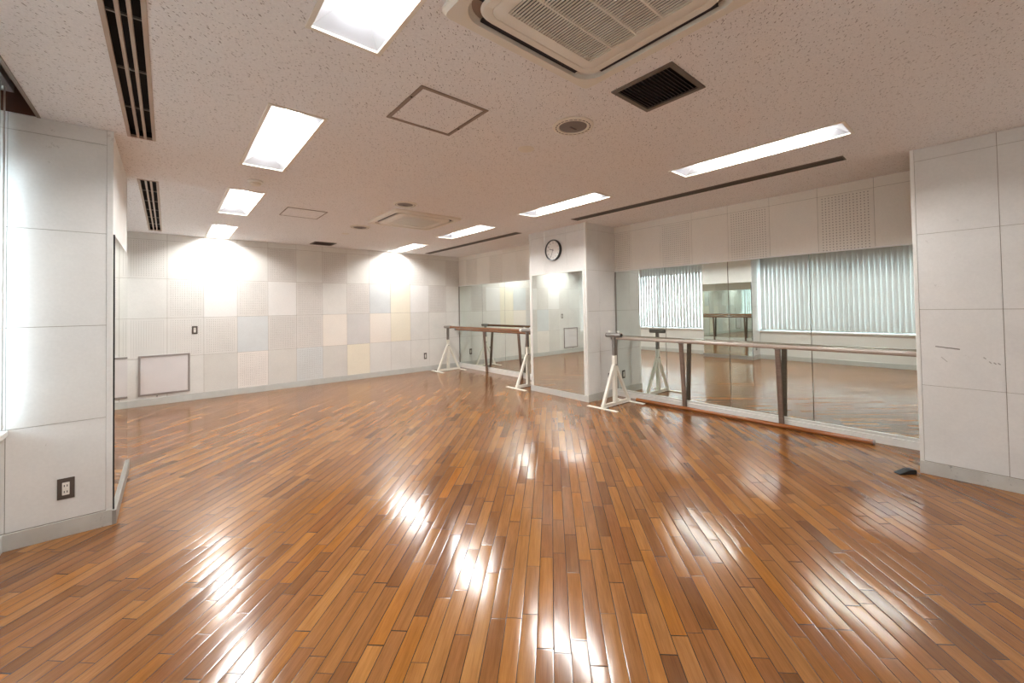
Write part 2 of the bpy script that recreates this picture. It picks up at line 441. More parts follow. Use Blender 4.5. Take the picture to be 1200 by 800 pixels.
# near right column
def scratched():
    m = M['tile_col'].copy(); m.name = 'column_board_scratched'; t = NT.__new__(NT); t.m = m; t.t = m.node_tree; t.n = t.t.nodes; t.l = t.t.links
    t.b = t.n['Principled BSDF']; t.obj = [n for n in t.n if n.type == 'TEX_COORD'][0].outputs['Object']
    col = t.b.inputs['Base Color'].links[0].from_socket
    X, Y, Z = t.sep(); wob = t.math('MULTIPLY', t.math('SUBTRACT', t.noise(None, 40, 2), .5), .006)
    def seg(y0, z0, y1, z1, w):
        L = math.hypot(y1-y0, z1-z0); dy, dz = (y1-y0)/L, (z1-z0)/L
        a = t.math('SUBTRACT', Y, y0); c = t.math('SUBTRACT', Z, z0)
        al = t.math('ADD', t.math('MULTIPLY', a, dy), t.math('MULTIPLY', c, dz)); ac = t.math('ADD', t.math('SUBTRACT', t.math('MULTIPLY', a, dz), t.math('MULTIPLY', c, dy)), wob)
        k = t.math('MULTIPLY', t.math('GREATER_THAN', al, 0.), t.math('LESS_THAN', al, L))
        return t.math('MULTIPLY', k, t.math('LESS_THAN', t.math('ABSOLUTE', ac), w))
    k = t.math('MAXIMUM', seg(.297, 1.010, .166, .995, .0042), t.math('MULTIPLY', seg(.267, .93, .235, .895, .002), .6))
    for (y, z) in ((.022, .915), (.0, .910), (-.02, .908), (.048, .945)): k = t.math('MAXIMUM', k, t.math('MULTIPLY', seg(y, z, y-.012, z-.012, .003), .75))
    t.put(t.b.inputs['Base Color'], t.mix(t.math('MULTIPLY', k, .8), col, lin(96, 92, 84)))
    return m
mcn = [M['seam'], scratched()]
box_wall('wall_near_column', XC+.006, 5.45, YB, YN-.002)
nt = []
ye = [YN-.022, -.055, -.50, -.79]
for k in range(3):
    for r in range(5): nt.append((ye[k+1], ye[k], ROWS[r], ROWS[r+1], 1))
tiles_wall('wall_near_column_front', 'y', XC, -1, [(min(a, c), max(a, c), d, e, m) for a, c, d, e, m in nt]+[(YB, -.79, .1, SEAM, 1), (YB, -.79, SEAM, H, 1)], mcn)
# left column
box_wall('wall_left_column', -.95, XL-.006, YC0+.006, YC1-.006)
lt = []
for r in range(5): lt += [(-.7185, XL-.028, ROWS[r], ROWS[r+1], 1), (-.94, -.7185, ROWS[r], ROWS[r+1], 1)]
tiles_wall('wall_left_column_front', 'x', YC0, -1, lt, mc)
lt = [(YC0+.03, YC1-.03, .1, 1.9, 1), (YC0+.03, YC1-.03, 1.9, SEAM, 1), (YC0+.03, YC1-.03, SEAM, H, 1)]
tiles_wall('wall_left_column_face', 'y', XL, 1, lt, mc)
tiles_wall('wall_left_column_rear', 'x', YC1, 1, [(-.94, XL-.03, .1, SEAM, 1), (-.94, XL-.03, SEAM, H, 1)], mc)
# walls behind the camera
box_wall('wall_left_near', -.95, XL, YB, YN-.05, M['wall'])
b = MB(); b.box(-.95, 5.45, YB-.1, YB, 0, H); structure(b.done('wall_back', M['wall']))
# window wall: parapets, lintel, window frames
for (ya, yb), nm in ((POCKY[0], 'wall_left_parapet'), (POCKY[1], 'wall_left_parapet_far')):
    b = MB(); b.box(-.95, XW, ya, yb, 0, .665); structure(b.done(nm, M['wall']))
    b = MB(); b.box(-.95, -.875, ya, yb, 2.30, 2.95); structure(b.done(nm.replace('parapet', 'lintel'), M['wall']))
    b = MB(); b.box(-.93, XW+.03, ya, yb, .665, .70, bev=.006); structure(b.done('trim_window_sill', M['white']))
    b = MB(); b.box(POCK[0], POCK[1], ya, yb, 2.78, 2.80); b.box(POCK[1], POCK[1]+.012, ya, yb, H+.001, 2.80); b.box(POCK[0]-.01, POCK[0], ya, yb, 2.4, 2.80)
    b.box(POCK[0], POCK[1], ya-.004, ya, H, 2.8); b.box(POCK[0], POCK[1], yb, yb+.004, H, 2.8)
    structure(b.done('ceiling_blind_pocket', M['pocket']))
    b = MB(); b.box(POCK[1]-.012, POCK[1]+.004, ya, yb, H-.006, H+.02); structure(b.done('trim_pocket_edge', M['grey_frame']))
for n, (ya, yb) in enumerate(POCKY):
    b = MB()
    n_m = 4
    for k in range(n_m+1):
        y = ya+.02+(yb-ya-.04)*k/n_m
        b.box(-.905, -.86, y-.02, y+.02, .70, 2.30)
    b.box(-.905, -.86, ya, yb, .70, .74); b.box(-.905, -.86, ya, yb, 2.26, 2.30)
    structure(b.done('window_%d' % (n+1), M['wframe']))
    b = MB(); b.box(-.890, -.886, ya+.02, yb-.02, .74, 2.26); structure(b.done('window_%d_glass' % (n+1), M['glass']))

# corner trims and baseboards
def trim(name, m, *boxes, bev=.002):
    b = MB()
    for bx in boxes: b.box(*bx, bev=bev)
    return structure(b.done(name, m))
trim('trim_1', M['white'], (XC-.003, XC+.03, YC0-.003, YC0+.03, 0, H), (XC-.003, XC+.03, YC1-.03, YC1+.003, 0, H))
trim('trim_2', M['white'], (XC-.003, XC+.03, YN-.022, YN+.003, 0, H))
trim('trim_3', M['tile_col'], (XL-.028, XL+.003, YC0-.003, YC0+.03, 0, H), (XL-.028, XL+.003, YC1-.03, YC1+.003, 0, H))
trim('trim_4', M['white'], (XM-.022, XM-.003, YN, YC0, 1.893, 1.906), (XM-.022, XM-.003, YC1, YF, 1.893, 1.906))      # lip above mirrors
trim('trim_5', M['white'], (XM-.038, XM-.005, YN, YC0, 0, .072), (XM-.012, XM+.0, YN, YC0, .072, .092), (XM-.024, XM-.004, YN, YC0, .09, .102))
trim('trim_6', M['white'], (XM-.038, XM-.005, YC1, YF, 0, .072), (XM-.012, XM+.0, YC1, YF, .072, .092), (XM-.024, XM-.004, YC1, YF, .09, .102))
trim('trim_7', M['alu'], (XM-.022, XM-.004, YC0-.022, YC0-.006, .102, 1.893))
trim('trim_8', M['alu'], (XM-.022, XM-.004, YC1+.004, YC1+.022, .102, 1.893), (XM-.022, XM-.004, YF-.022, YF-.005, .102, 1.893))
trim('trim_9', M['white'], (XC-.014, XC-.001, YC0+.03, YC0+.062, .09, 1.905), (XC-.014, XC-.001, YC1-.062, YC1-.03, .09, 1.905), (XC-.014, XC-.001, YC0+.03, YC1-.03, 1.888, 1.905))
trim('baseboard_far', M['base'], (-.95, 5.2, YF-.012, YF-.001, 0, .1))
trim('baseboard_clock_column', M['base'], (XC-.012, XC-.001, YC0-.010, YC1-.68, 0, .088), (XC-.012, XC-.001, YC1-.675, YC1, 0, .088))
trim('baseboard_clock_side', M['base'], (XC-.012, XM-.04, YC0-.012, YC0-.001, 0, .1))
trim('baseboard_near_column', M['base_s'], (XC-.012, XC-.001, YB, YN+.004, 0, .098))
trim('baseboard_left_column', M['base_s'], (-.95, XL+.002, YC0-.012, YC0-.001, 0, .098))
trim('baseboard_left_face', M['base_d'], (XL+.001, XL+.022, YC0-.012, YC1+.004, 0, .09))
trim('baseboard_left', M['base'], (XW-.001, XW+.012, YN, YC0-.013, 0, .1), (XW-.001, XW+.012, YC1, YF-.013, 0, .1))

trim('trim_10', M['dark'], (XL+.001, XL+.011, YC0+.002, YC0+.011, .093, 1.9))
# ------------------------------------------------------------------ mirrors (each pane a thing)
def mirror_pane(x, y0, y1, z0, z1, face, label, group=None):
    """face -1: looks towards -x"""
    t = thing('wall_mirror', (x, (y0+y1)/2, z0), label, 'mirror', group)
    g = .0028; d = .005
    b = MB(); xf, xb = x, x-face*d
    i = .004
    loops = [[(xb, y0+g, z0), (xb, y1-g, z0), (xb, y1-g, z1), (xb, y0+g, z1)],
             [(xf-face*.002, y0+g, z0), (xf-face*.002, y1-g, z0), (xf-face*.002, y1-g, z1), (xf-face*.002, y0+g, z1)],
             [(xf, y0+g+i*.4, z0+i*.4), (xf, y1-g-i*.4, z0+i*.4), (xf, y1-g-i*.4, z1-i*.4), (xf, y0+g+i*.4, z1-i*.4)]]
    b.loft(loops, (True, True)); b.done('glass', M['mirror'], t)
    b = MB(); b.box(xb, xb-face*.002, y0+g, y1-g, z0, z1); b.done('backing', M['dark'], t)
    return t
pe = [YN+.03, 1.278, 2.126, 2.974, YC0-.006]
pl = ['wall mirror pane at right bay, nearest the camera beside the near white column', 'second wall mirror pane from the near column, behind the nearer brown barre leg', 'third wall mirror pane from the near column, behind the farther brown barre leg', 'wall mirror pane of right bay next to the clock column, behind the white stand']
for k in range(4): mirror_pane(XM-.012, pe[k], pe[k+1], .1, 1.893, -1, pl[k], 'mirror panes of the near bay')
pe = [YC1+.006, 5.76, 6.548, 7.343, YF-.006]
pl = ['mirror pane in the far bay half hidden behind the clock column', 'mirror pane in the far bay, second from the clock column', 'mirror pane in the far bay, second from the far corner', 'mirror pane in the far bay touching the far corner of the room']
for k in range(4): mirror_pane(XM-.012, pe[k], pe[k+1], .1, 1.893, -1, pl[k], 'mirror panes of the far bay')
mirror_pane(XC-.008, YC0+.062, YC1-.062, .09, 1.888, -1, 'tall wall mirror on the front of the column below the clock')
mirror_pane(XL+.008, YC0+.012, YC1-.012, .093, 1.9, 1, 'tall wall mirror on the room side of the left column, seen edge on')

# ------------------------------------------------------------------ ceiling lights
def ceiling_light(x0, x1, y0, label):
    y1 = y0+LL; cx = (x0+x1)/2
    t = thing('ceiling_light', (cx, (y0+y1)/2, H), label, 'ceiling light', 'recessed ceiling lights in two rows')
    w = .016; b = MB()
    b.box(x0-.004, x0+w, y0-.004, y1+.004, H-.006, H+.004); b.box(x1-w, x1+.004, y0-.004, y1+.004, H-.006, H+.004)
    b.box(x0+w, x1-w, y0-.004, y0+w, H-.006, H+.004); b.box(x0+w, x1-w, y1-w, y1+.004, H-.006, H+.004)
    b.done('frame', M['ac'], t)
    i, dz = w, .070; lx, ly = .050, .15
    A = [(x0+i, y0+i), (x1-i, y0+i), (x1-i, y1-i), (x0+i, y1-i)]
    B = [(cx-lx, y0+ly), (cx+lx, y0+ly), (cx+lx, y1-ly), (cx-lx, y1-ly)]
    z0, z1 = H+.004, H+dz
    b = MB()
    b.loft([[(p[0], p[1], z0) for p in A], [(p[0], p[1], z1) for p in B]])
    b.loft([[(p[0], p[1], z0) for p in A], [(p[0], p[1], H+.12) for p in A]], (False, True))
    b.done('reflector', M['reflector'], t, recalc=False)
    # the diffuser: a shallow rounded trough of glowing plastic
    b = MB(); n = 8; L1, L2 = [], []
    for k in range(n+1):
        a = PI*k/n; L1.append((cx-lx*math.cos(a), y0+ly, z1-.016*math.sin(a))); L2.append((cx-lx*math.cos(a), y1-ly, z1-.016*math.sin(a)))
    L1.append((cx, y0+ly, z1+.02)); L2.append((cx, y1-ly, z1+.02))
    b.loft([L1, L2], (True, True)); b.done('lamp', M['lamp'], t)
    return t
names = ['nearest the camera', 'second from the camera', 'third from the camera', 'farthest, by the far wall']
for r, (x0, x1) in enumerate(LX):
    side = ('left row, window side', 'right row, mirror side')[r]
    for k, y in enumerate(LY):
        ceiling_light(x0, x1, y, 'glowing recessed ceiling light, %s, %s' % (side, names[k]))

# ------------------------------------------------------------------ slot diffusers
def slot(x0, x1, y0, y1, nslots, label, barm):
    t = thing('slot_diffuser', ((x0+x1)/2, (y0+y1)/2, H), label, 'air diffuser', 'linear slot diffusers in the ceiling')
    b = MB(); b.box(x0-.002, x1+.002, y0-.002, y1+.002, H+.05, H+.056)
    b.box(x0-.004, x0, y0, y1, H+.001, H+.052); b.box(x1, x1+.004, y0, y1, H+.001, H+.052); b.box(x0, x1, y0-.004, y0, H+.001, H+.052); b.box(x0, x1, y1, y1+.004, H+.001, H+.052)
    b.done('housing', M['dark'], t)
    w = x1-x0; f = .014; b = MB()
    b.box(x0-.004, x0+f, y0-.004, y1+.004, H-.005, H+.012, bev=.002); b.box(x1-f, x1+.004, y0-.004, y1+.004, H-.005, H+.012, bev=.002)
    b.box(x0, x1, y0-.004, y0+.006, H-.005, H+.012); b.box(x0, x1, y1-.006, y1+.004, H-.005, H+.012)
    b.done('frame', barm, t)
    iw = w-2*f; bw = .014
    for k in range(1, nslots):
        xc = x0+f+iw*k/nslots
        b = MB(); b.box(xc-bw/2, xc+bw/2, y0+.004, y1-.004, H-.004, H+.02, bev=.002); b.done('divider', barm, t)
    ncl = max(2, round((y1-y0)/.5))
    for k in range(1, ncl):
        yc = y0+(y1-y0)*k/ncl
        b = MB(); b.box(x0+f, x1-f, yc-.004, yc+.004, H+.012, H+.022); b.done('clip', M['alu'], t)
    return t
slot(*SLOTL[0], 3, 'black triple slot air diffuser in ceiling above the left column, nearer one', M['tan'])
slot(*SLOTL[1], 3, 'black triple slot air diffuser in ceiling beyond the left column, by far wall', M['tan'])
slot(*SLOTR[0], 2, 'long dark slot diffuser in ceiling over the near mirror bay', M['vent'])
slot(*SLOTR[1], 2, 'long dark slot diffuser in ceiling over the far mirror bay', M['vent'])

# ------------------------------------------------------------------ ceiling hatches
def hatch(x0, x1, y0, y1, fw, fm, label):
    t = thing('ceiling_hatch', ((x0+x1)/2, (y0+y1)/2, H), label, 'access hatch', 'access hatches in the ceiling')
    b = MB(); z0, z1 = H-.006, H-.0005
    for (a, c, d, e) in ((x0, x0+fw, y0, y1), (x1-fw, x1, y0, y1), (x0+fw, x1-fw, y0, y0+fw), (x0+fw, x1-fw, y1-fw, y1)): b.box(a, c, d, e, z0, z1, bev=.0012)
    b.done('frame', fm, t)
    b = MB(); g = fw+.004; b.box(x0+g, x1-g, y0+g, y1-g, H-.004, H-.0006, bev=.0012); b.done('panel', M['ceiling'], t)
    for (px, py) in ((x0+fw*.5, y0+.3*(y1-y0)), (x1-fw*.5, y0+.7*(y1-y0))):
        b = MB(); b.tube((px, py, H-.009), (px, py, H-.005), .006, seg=12); b.done('lock', M['chrome'], t)
hatch(1.039, 1.492, 2.002, 2.474, .022, M['grey_frame'], 'square ceiling access hatch with brown frame, nearest, left of the big air conditioner')
hatch(1.053, 1.492, 5.350, 5.838, .009, M['grey_frame'], 'square ceiling access hatch with thin frame, farther one near smaller air conditioner')

# ------------------------------------------------------------------ vents
def vent(x0, x1, y0, y1, label):
    t = thing('ceiling_vent', ((x0+x1)/2, (y0+y1)/2, H), label, 'vent', 'square grille vents in the ceiling')
    f = .024; b = MB()
    for (a, c, d, e) in ((x0-.003, x0+f, y0-.003, y1+.003), (x1-f, x1+.003, y0-.003, y1+.003), (x0+f, x1-f, y0-.003, y0+f), (x0+f, x1-f, y1-f, y1+.003)): b.box(a, c, d, e, H-.008, H+.004, bev=.002)
    b.done('frame', M['vent'], t)
    b = MB(); b.box(x0, x1, y0, y1, H+.05, H+.055); b.box(x0-.003, x0, y0, y1, H+.004, H+.052); b.box(x1, x1+.003, y0, y1, H+.004, H+.052); b.box(x0, x1, y0-.003, y0, H+.004, H+.052); b.box(x0, x1, y1, y1+.003, H+.004, H+.052)
    b.done('duct', M['dark'], t)
    n = 15
    for k in range(n):
        y = y0+f+(y1-y0-2*f)*(k+.5)/n
        b = MB(); b.obox((x0+f, y, H+.006), (x1-f, y, H+.006), .0025, .022, up=(0, .6, .8)); b.done('slat', M['vent_slat'], t)
vent(*VENTS[0], 'dark square grille vent in ceiling beside the big air conditioner')
vent(*VENTS[1], 'small looking dark grille vent in ceiling close to the far wall')

# ------------------------------------------------------------------ cassette air conditioners
def rrect(cx, cy, h, r, z, n=8):
    pts = []
    for (sx, sy, a0) in ((1, 1, 0), (-1, 1, PI/2), (-1, -1, PI), (1, -1, 1.5*PI)):
        for k in range(n+1):
            a = a0+PI/2*k/n
            pts.append((cx+sx*(h-r)+r*math.cos(a), cy+sy*(h-r)+r*math.sin(a), z))
    return pts
def aircon(cx, cy, hp, label, cat='air conditioner'):
    t = thing('ceiling_air_conditioner', (cx, cy, H), label, cat, 'cassette air conditioners in the ceiling')
    s = hp/.455; zp = H-.028
    b = MB()
    b.loft([rrect(cx, cy, hp, .03, H-.0005), rrect(cx, cy, hp, .03, H-.012), rrect(cx, cy, hp-.012, .03, zp), rrect(cx, cy, .400*s, .10*s, zp), rrect(cx, cy, .396*s, .10*s, zp+.02), rrect(cx, cy, .388*s, .10*s, H-.0005)])
    b.done('outer_panel', M['ac'], t, smooth=True)
    b = MB(); b.loft([rrect(cx, cy, .392*s, .10*s, H-.002), rrect(cx, cy, .34*s, .08*s, H-.002)]); b.done('channel', M['grey_frame'], t)
    for k in range(4):
        a = k*PI/2; d = Vector((math.cos(a), math.sin(a), 0)); e = Vector((-d.y, d.x, 0)); c = Vector((cx, cy, H-.008))
        b = MB(); b.obox(c+d*.370*s-e*.295*s, c+d*.370*s+e*.295*s, .044*s, .008, bev=.002); b.done('air_outlet', M['ac_dark'], t)
    b = MB()
    b.loft([rrect(cx, cy, .345*s, .08*s, H-.001), rrect(cx, cy, .360*s, .085*s, zp+.006), rrect(cx, cy, .350*s, .08*s, zp-.004), rrect(cx, cy, .318*s, .05*s, zp-.006), rrect(cx, cy, .314*s, .05*s, zp-.003), rrect(cx, cy, .310*s, .05*s, zp-.006), rrect(cx, cy, .257*s, .006, zp-.006), rrect(cx, cy, .255*s, .006, zp+.016)])
    cov = b.done('cover', M['ac'], t, smooth=True)
    g = .256*s
    b = MB(); b.box(cx-g, cx+g, cy-g, cy+g, zp+.014, zp+.018); b.done('filter', M['ac_dark'], t)
    n = 36
    for k in range(n):
        x = cx-g+2*g*(k+.5)/n
        b = MB(); b.box(x-.0032, x+.0032, cy-g, cy+g, zp-.006, zp-.002); b.done('grille_bar', M['ac'], t)
    for k in (1, 2, 3):
        y = cy-g+2*g*k/4
        b = MB(); b.box(cx-g, cx+g, y-.004, y+.004, zp-.0065, zp+.006); b.done('grille_rib', M['ac'], t)
    return t
aircon(1.29, .99, .455, 'large ivory cassette air conditioner in ceiling, nearest, cut by the top edge')
aircon(2.535, 5.14, .47, 'smaller looking ivory cassette air conditioner far back in ceiling')

# ------------------------------------------------------------------ round ceiling fittings
def speaker(cx, cy, r, label):
    t = thing('ceiling_speaker', (cx, cy, H), label, 'speaker', 'round speakers in the ceiling')
    b = MB(); b.lathe((cx, cy, H), [(r, -.0005), (r, -.006), (r*.93, -.012), (r*.70, -.012), (r*.67, -.004), (r*.67, -.0005)]); b.done('ring', M['ac'], t, smooth=True)
    b = MB(); b.lathe((cx, cy, H), [(r*.668, -.001), (r*.668, -.008), (r*.5, -.014), (.001, -.018)]); b.done('grille', M['speaker'], t, smooth=True)
    b = MB()
    for k in range(24):
        a0 = 2*PI*k/24; a1 = a0+2*PI/24*.72
        pts = []
        for rr in (r*.80, r*.85):
            pts.append([(cx+rr*math.cos(a0+(a1-a0)*q/4), cy+rr*math.sin(a0+(a1-a0)*q/4), H-.0124) for q in range(5)])
        for q in range(4): b.face([pts[0][q], pts[0][q+1], pts[1][q+1], pts[1][q]])
    b.done('slots', M['ac_dark'], t)
    b = MB(); b.box(cx-.03, cx+.03, cy-.006, cy+.006, H-.021, H-.016, bev=.002); b.done('badge', M['vent_slat'], t)
speaker(2.06, 1.82, .138, 'round ceiling speaker with dark mesh, nearest, below the dark square vent')
speaker(2.072, 4.42, .132, 'round ceiling speaker right in front of the farther air conditioner')
speaker(2.125, 6.04, .138, 'round ceiling speaker to the left behind the farther air conditioner')
def disc(cx, cy, r, label):
    b = MB(); b.lathe((cx, cy, H), [(r, -.0005), (r, -.003), (r*.92, -.007), (r*.5, -.009), (.001, -.0095)])
    o = b.done('ceiling_cover_plate', M['ac'], None, smooth=True); tag(o, label, 'cover plate', 'blank round cover plates')
disc(2.078, 2.317, .063, 'blank round ivory cover plate in ceiling near the nearest speaker')
disc(2.125, 6.69, .055, 'blank round ivory cover plate in ceiling beyond the farthest speaker')
t = thing('smoke_detector', (.615, 4.465, H), 'round white smoke detector on ceiling between two left row lights', 'smoke detector')
b = MB(); b.lathe((.615, 4.465, H), [(.062, -.0005), (.062, -.012), (.054, -.020), (.001, -.020)]); b.done('base', M['white'], t, smooth=True)
b = MB(); b.lathe((.615, 4.465, H), [(.046, -.019), (.046, -.030), (.036, -.042), (.001, -.044)]); b.done('sensor_head', M['ac'], t, smooth=True)

# ------------------------------------------------------------------ clock
cy, cz, cr = 4.452, 2.252, .166
t = thing('wall_clock', (XC, cy, cz), 'round white faced wall clock with dark rim on the column', 'clock')
b = MB(); b.lathe((XC-.001, cy, cz), [(cr*.98, 0), (cr, -.012), (cr, -.030), (cr*.965, -.042), (cr*.90, -.040), (cr*.885, -.024)], axis='x', seg=64, caps=False); b.done('rim', M['chrome'], t, smooth=True)
b = MB(); b.lathe((XC-.001, cy, cz), [(cr*.89, -.020), (cr*.89, -.024)], axis='x', seg=64); b.done('face', M['face'], t)
def ang_pt(minutes, r, x): a = 2*PI*minutes/60; return Vector((x, cy-math.sin(a)*r, cz+math.cos(a)*r))   # seen from the room, +y is to the left
b = MB()
for k in range(60):
    r0 = cr*(.80 if k % 5 == 0 else .83); w = .004 if k % 5 == 0 else .0015
    b.obox(ang_pt(k, r0, XC-.0258), ang_pt(k, cr*.86, XC-.0258), w, .0008, up=(1, 0, 0))
b.done('minute_track', M['ink'], t)
def numeral(n):
    cu = bpy.data.curves.new('numeral', 'FONT'); cu.body = str(n); cu.size = .030; cu.align_x = 'CENTER'; cu.align_y = 'CENTER'; cu.extrude = .0004
    tmp = bpy.data.objects.new('numeral_tmp', cu); COL.objects.link(tmp)
    bpy.context.view_layer.update()
    me = bpy.data.meshes.new_from_object(tmp.evaluated_get(bpy.context.evaluated_depsgraph_get())); bpy.data.objects.remove(tmp)
    me.transform(Matrix(((0, 0, -1, 0), (-1, 0, 0, 0), (0, 1, 0, 0), (0, 0, 0, 1))))   # text x -> -y, text y -> z, facing -x
    me.materials.clear(); me.materials.append(M['ink'])
    o = bpy.data.objects.new('numeral', me); COL.objects.link(o); o.parent = t
    p = ang_pt(n*5, cr*.68, XC-.0258); o.location = p-Vector(t.location)
for n in range(1, 13): numeral(n)
b = MB(); b.obox(ang_pt(47.8+30, .018, XC-.029), ang_pt(47.8, .082, XC-.029), .008, .0012, up=(1, 0, 0)); b.done('hour_hand', M['ink'], t)
b = MB(); b.obox(ang_pt(33.5+30, .022, XC-.032), ang_pt(33.5, .122, XC-.032), .006, .0012, up=(1, 0, 0)); b.tube((XC-.027, cy, cz), (XC-.035, cy, cz), .006, seg=16); b.done('minute_hand', M['ink'], t)

# ------------------------------------------------------------------ outlets, switch, access panel on the walls
def plate(name, axis, plane, sign, u, z, w, h, label, cat, kind):
    """axis 'x': plate lies in a wall running along x."""
    P = lambda uu, dd, zz: (uu, plane+sign*dd, zz) if axis == 'x' else (plane+sign*dd, uu, zz)
    t = thing(name, P(u, 0, z), label, cat)
    def bx(b, u0, u1, d0, d1, z0, z1, bev=.0): 
        p, q = P(u0, d0, z0), P(u1, d1, z1); b.box(p[0], q[0], p[1], q[1], z0, z1, bev=bev)
    b = MB(); bx(b, u-w/2, u+w/2, .0005, .007, z-h/2, z+h/2, .002); b.done('plate', M['plate'], t)
    iw, ih = w*.42, h*.6
    b = MB(); bx(b, u-iw/2, u+iw/2, .006, .011, z-ih/2, z+ih/2, .0015); ins = b.done('socket' if kind == 'outlet' else 'rocker', M['socket'], t)
    if kind == 'outlet':
        for dz in (-ih*.24, ih*.24):
            for du in (-iw*.2, iw*.2):
                b = MB(); bx(b, u+du-.002, u+du+.002, .0105, .0115, z+dz-.006, z+dz+.006); o = b.done('slot', M['black']); o.parent = ins
    else:
        b = MB(); bx(b, u-iw*.3, u+iw*.3, .0105, .0125, z+ih*.2, z+ih*.3); o = b.done('indicator', M['speaker']); o.parent = ins
plate('wall_outlet', 'x', YC0, -1, -.477, .293, .074, .128, 'double wall outlet with brown plate low on the left column', 'outlet', 'outlet')
plate('wall_switch', 'x', YF, -1, .324, 1.10, .07, .125, 'brown plated light switch on the far wall above the framed panel', 'switch', 'switch')
plate('wall_outlet', 'x', YF, -1, 4.322, .33, .066, .135, 'wall outlet on the far wall beside the white stand', 'outlet', 'outlet')
plate('wall_outlet', 'x', YF, -1, 4.90, .33, .066, .135, 'wall outlet on the far wall behind the stand, close to the corner', 'outlet', 'outlet')
plate('wall_outlet', 'x', YC0, -1, 5.035, .30, .07, .125, 'wall outlet low on the column side, half hidden behind white stand', 'outlet', 'outlet')

x0, x1, z0, z1 = -.329, .265, .150, .746
t = thing('wall_access_panel', ((x0+x1)/2, YF, z0), 'square white access panel in grey frame at left end of far wall', 'access panel')
b = MB(); f = .024
for (a, c, d, e) in ((x0, x0+f, z0, z1), (x1-f, x1, z0, z1), (x0+f, x1-f, z0, z0+f), (x0+f, x1-f, z1-f, z1)): b.box(a, c, YF-.018, YF-.0005, d, e, bev=.003)
b.done('frame', M['hframe'], t)
b = MB(); b.box(x0+f+.002, x1-f-.002, YF-.010, YF-.0008, z0+f+.002, z1-f-.002, bev=.001); b.done('board', M['board'], t)
b = MB(); b.tube((-.12, YF-.018, z0-.02), (-.12, YF-.0008, z0-.02), .008, seg=16); b.done('latch', M['plate'], t)

# ------------------------------------------------------------------ ballet barres
def wall_barre(y0, y1, legs, rm, label):
    xr, zr = XM-.125, .888
    t = thing('wall_barre', (XM-.02, (y0+y1)/2, 0), label, 'ballet barre', 'ballet barres fixed along the mirrors')
    b = MB(); b.tube((xr, y0, zr), (xr, y1, zr), .0245, seg=32); b.done('rail', rm, t, smooth=True)
    for y in (y0, y1):
        s = 1 if y == y0 else -1
        b = MB(); b.lathe((xr, y, zr), [(.001, 0), (.033, 0), (.033, .012), (.028, .03), (.026, .03)], seg=24)
        for v in b.bm.verts:
            p = v.co-Vector((xr, y, zr)); v.co = Vector((xr+p.x, y+s*p.z, zr+p.y))
        b.done('end_socket', M['tube'], t, smooth=True)
    for y in legs:
        b = MB(); b.obox((XM-.056, y, .0), (xr, y, zr-.012), .042, .026, up=(1, 0, 0), bev=.004); lg = b.done('leg', M['leg'], t)
        b = MB(); b.obox((xr, y-.035, zr-.026), (xr, y+.035, zr-.026), .03, .006, bev=.002); o = b.done('saddle', M['tube']); o.parent = lg
    return t
wall_barre(YN+.006, YC0-.014, (1.57, 2.70), M['rail_sheen'], 'long glossy wooden ballet barre on two leaning brown legs before near mirrors')
wall_barre(YC1+.01, YF-.02, (6.0, 7.14), M['rail'], 'wooden ballet barre on two leaning legs before the far bay mirrors')

def barre_stand(xc, yc, xf, xb, label):
    """white A-frame stand; the frame lies across the rail direction"""
    t = thing('barre_stand', (xc, yc, 0), label, 'barre stand', 'white A frame stands for portable barres')
    for x in (xf, xb):
        b = MB(); b.box(x-.028, x+.028, yc-.245, yc+.245, 0.001, .010, bev=.003); b.done('foot_plate', M['cream'], t)
    b = MB(); b.obox((xf, yc, .030), (xb, yc, .030), .040, .040, bev=.004); b.done('crossbar', M['cream'], t)
    b = MB(); b.obox((xc, yc, .050), (xc, yc, .685), .046, .046, up=(1, 0, 0), bev=.004); up = b.done('upright', M['cream'], t)
    b = MB(); b.tube((xc, yc-.034, .56), (xc, yc-.02, .56), .010, seg=16); b.tube((xc, yc-.05, .56), (xc, yc-.034, .56), .006, seg=12)
    o = b.done('lock_bolt', M['alu']); o.parent = up
    for x in (xf, xb):
        s = 1 if x > xc else -1
        b = MB(); b.obox((x-s*.008, yc, .012), (xc+s*.02, yc, .555), .038, .038, up=(0, 1, 0), bev=.003); b.done('brace', M['cream'], t)
    b = MB(); b.obox((xc, yc, .68), (xc, yc, .945), .038, .038, up=(1, 0, 0), bev=.003)
    for k in range(4): b.tube((xc, yc-.0205, .72+.05*k), (xc, yc-.0185, .72+.05*k), .005, seg=12)
    b.done('height_tube', M['tube'], t)
    b = MB(); zc = .966; L = .125; n = 24
    rings = []
    for (r, y) in ((.031, -L), (.031, L), (.027, L), (.027, -L)):
        rings.append([(xc+r*math.cos(2*PI*k/n), yc+y, zc+r*math.sin(2*PI*k/n)) for k in range(n)])
    b.loft(rings+[rings[0]]); hd = b.done('head_tube', M['tube'], t, smooth=True)
    b = MB(); b.tube((xc, yc-.02, zc), (xc, yc+.02, zc), .0268, seg=24); o = b.done('tube_stop', M['tube_d']); o.parent = hd
    for dy in (-.075, .075):
        b = MB(); b.tube((xc, yc+dy, zc+.028), (xc, yc+dy, zc+.05), .005, seg=12); b.obox((xc, yc+dy-.018, zc+.052), (xc, yc+dy+.018, zc+.052), .008, .016, bev=.003)
        b.done('wing_knob', M['nylon'], t)
    return t
barre_stand(4.655, 3.44, 4.368, 4.985, 'white A frame barre stand with empty grey head, beside the clock column')
barre_stand(4.700, 7.95, 4.435, 4.995, 'white A frame barre stand holding the rail in the far corner')
barre_stand(4.700, 5.295, 4.430, 4.995, 'white A frame barre stand half hidden behind the clock column')
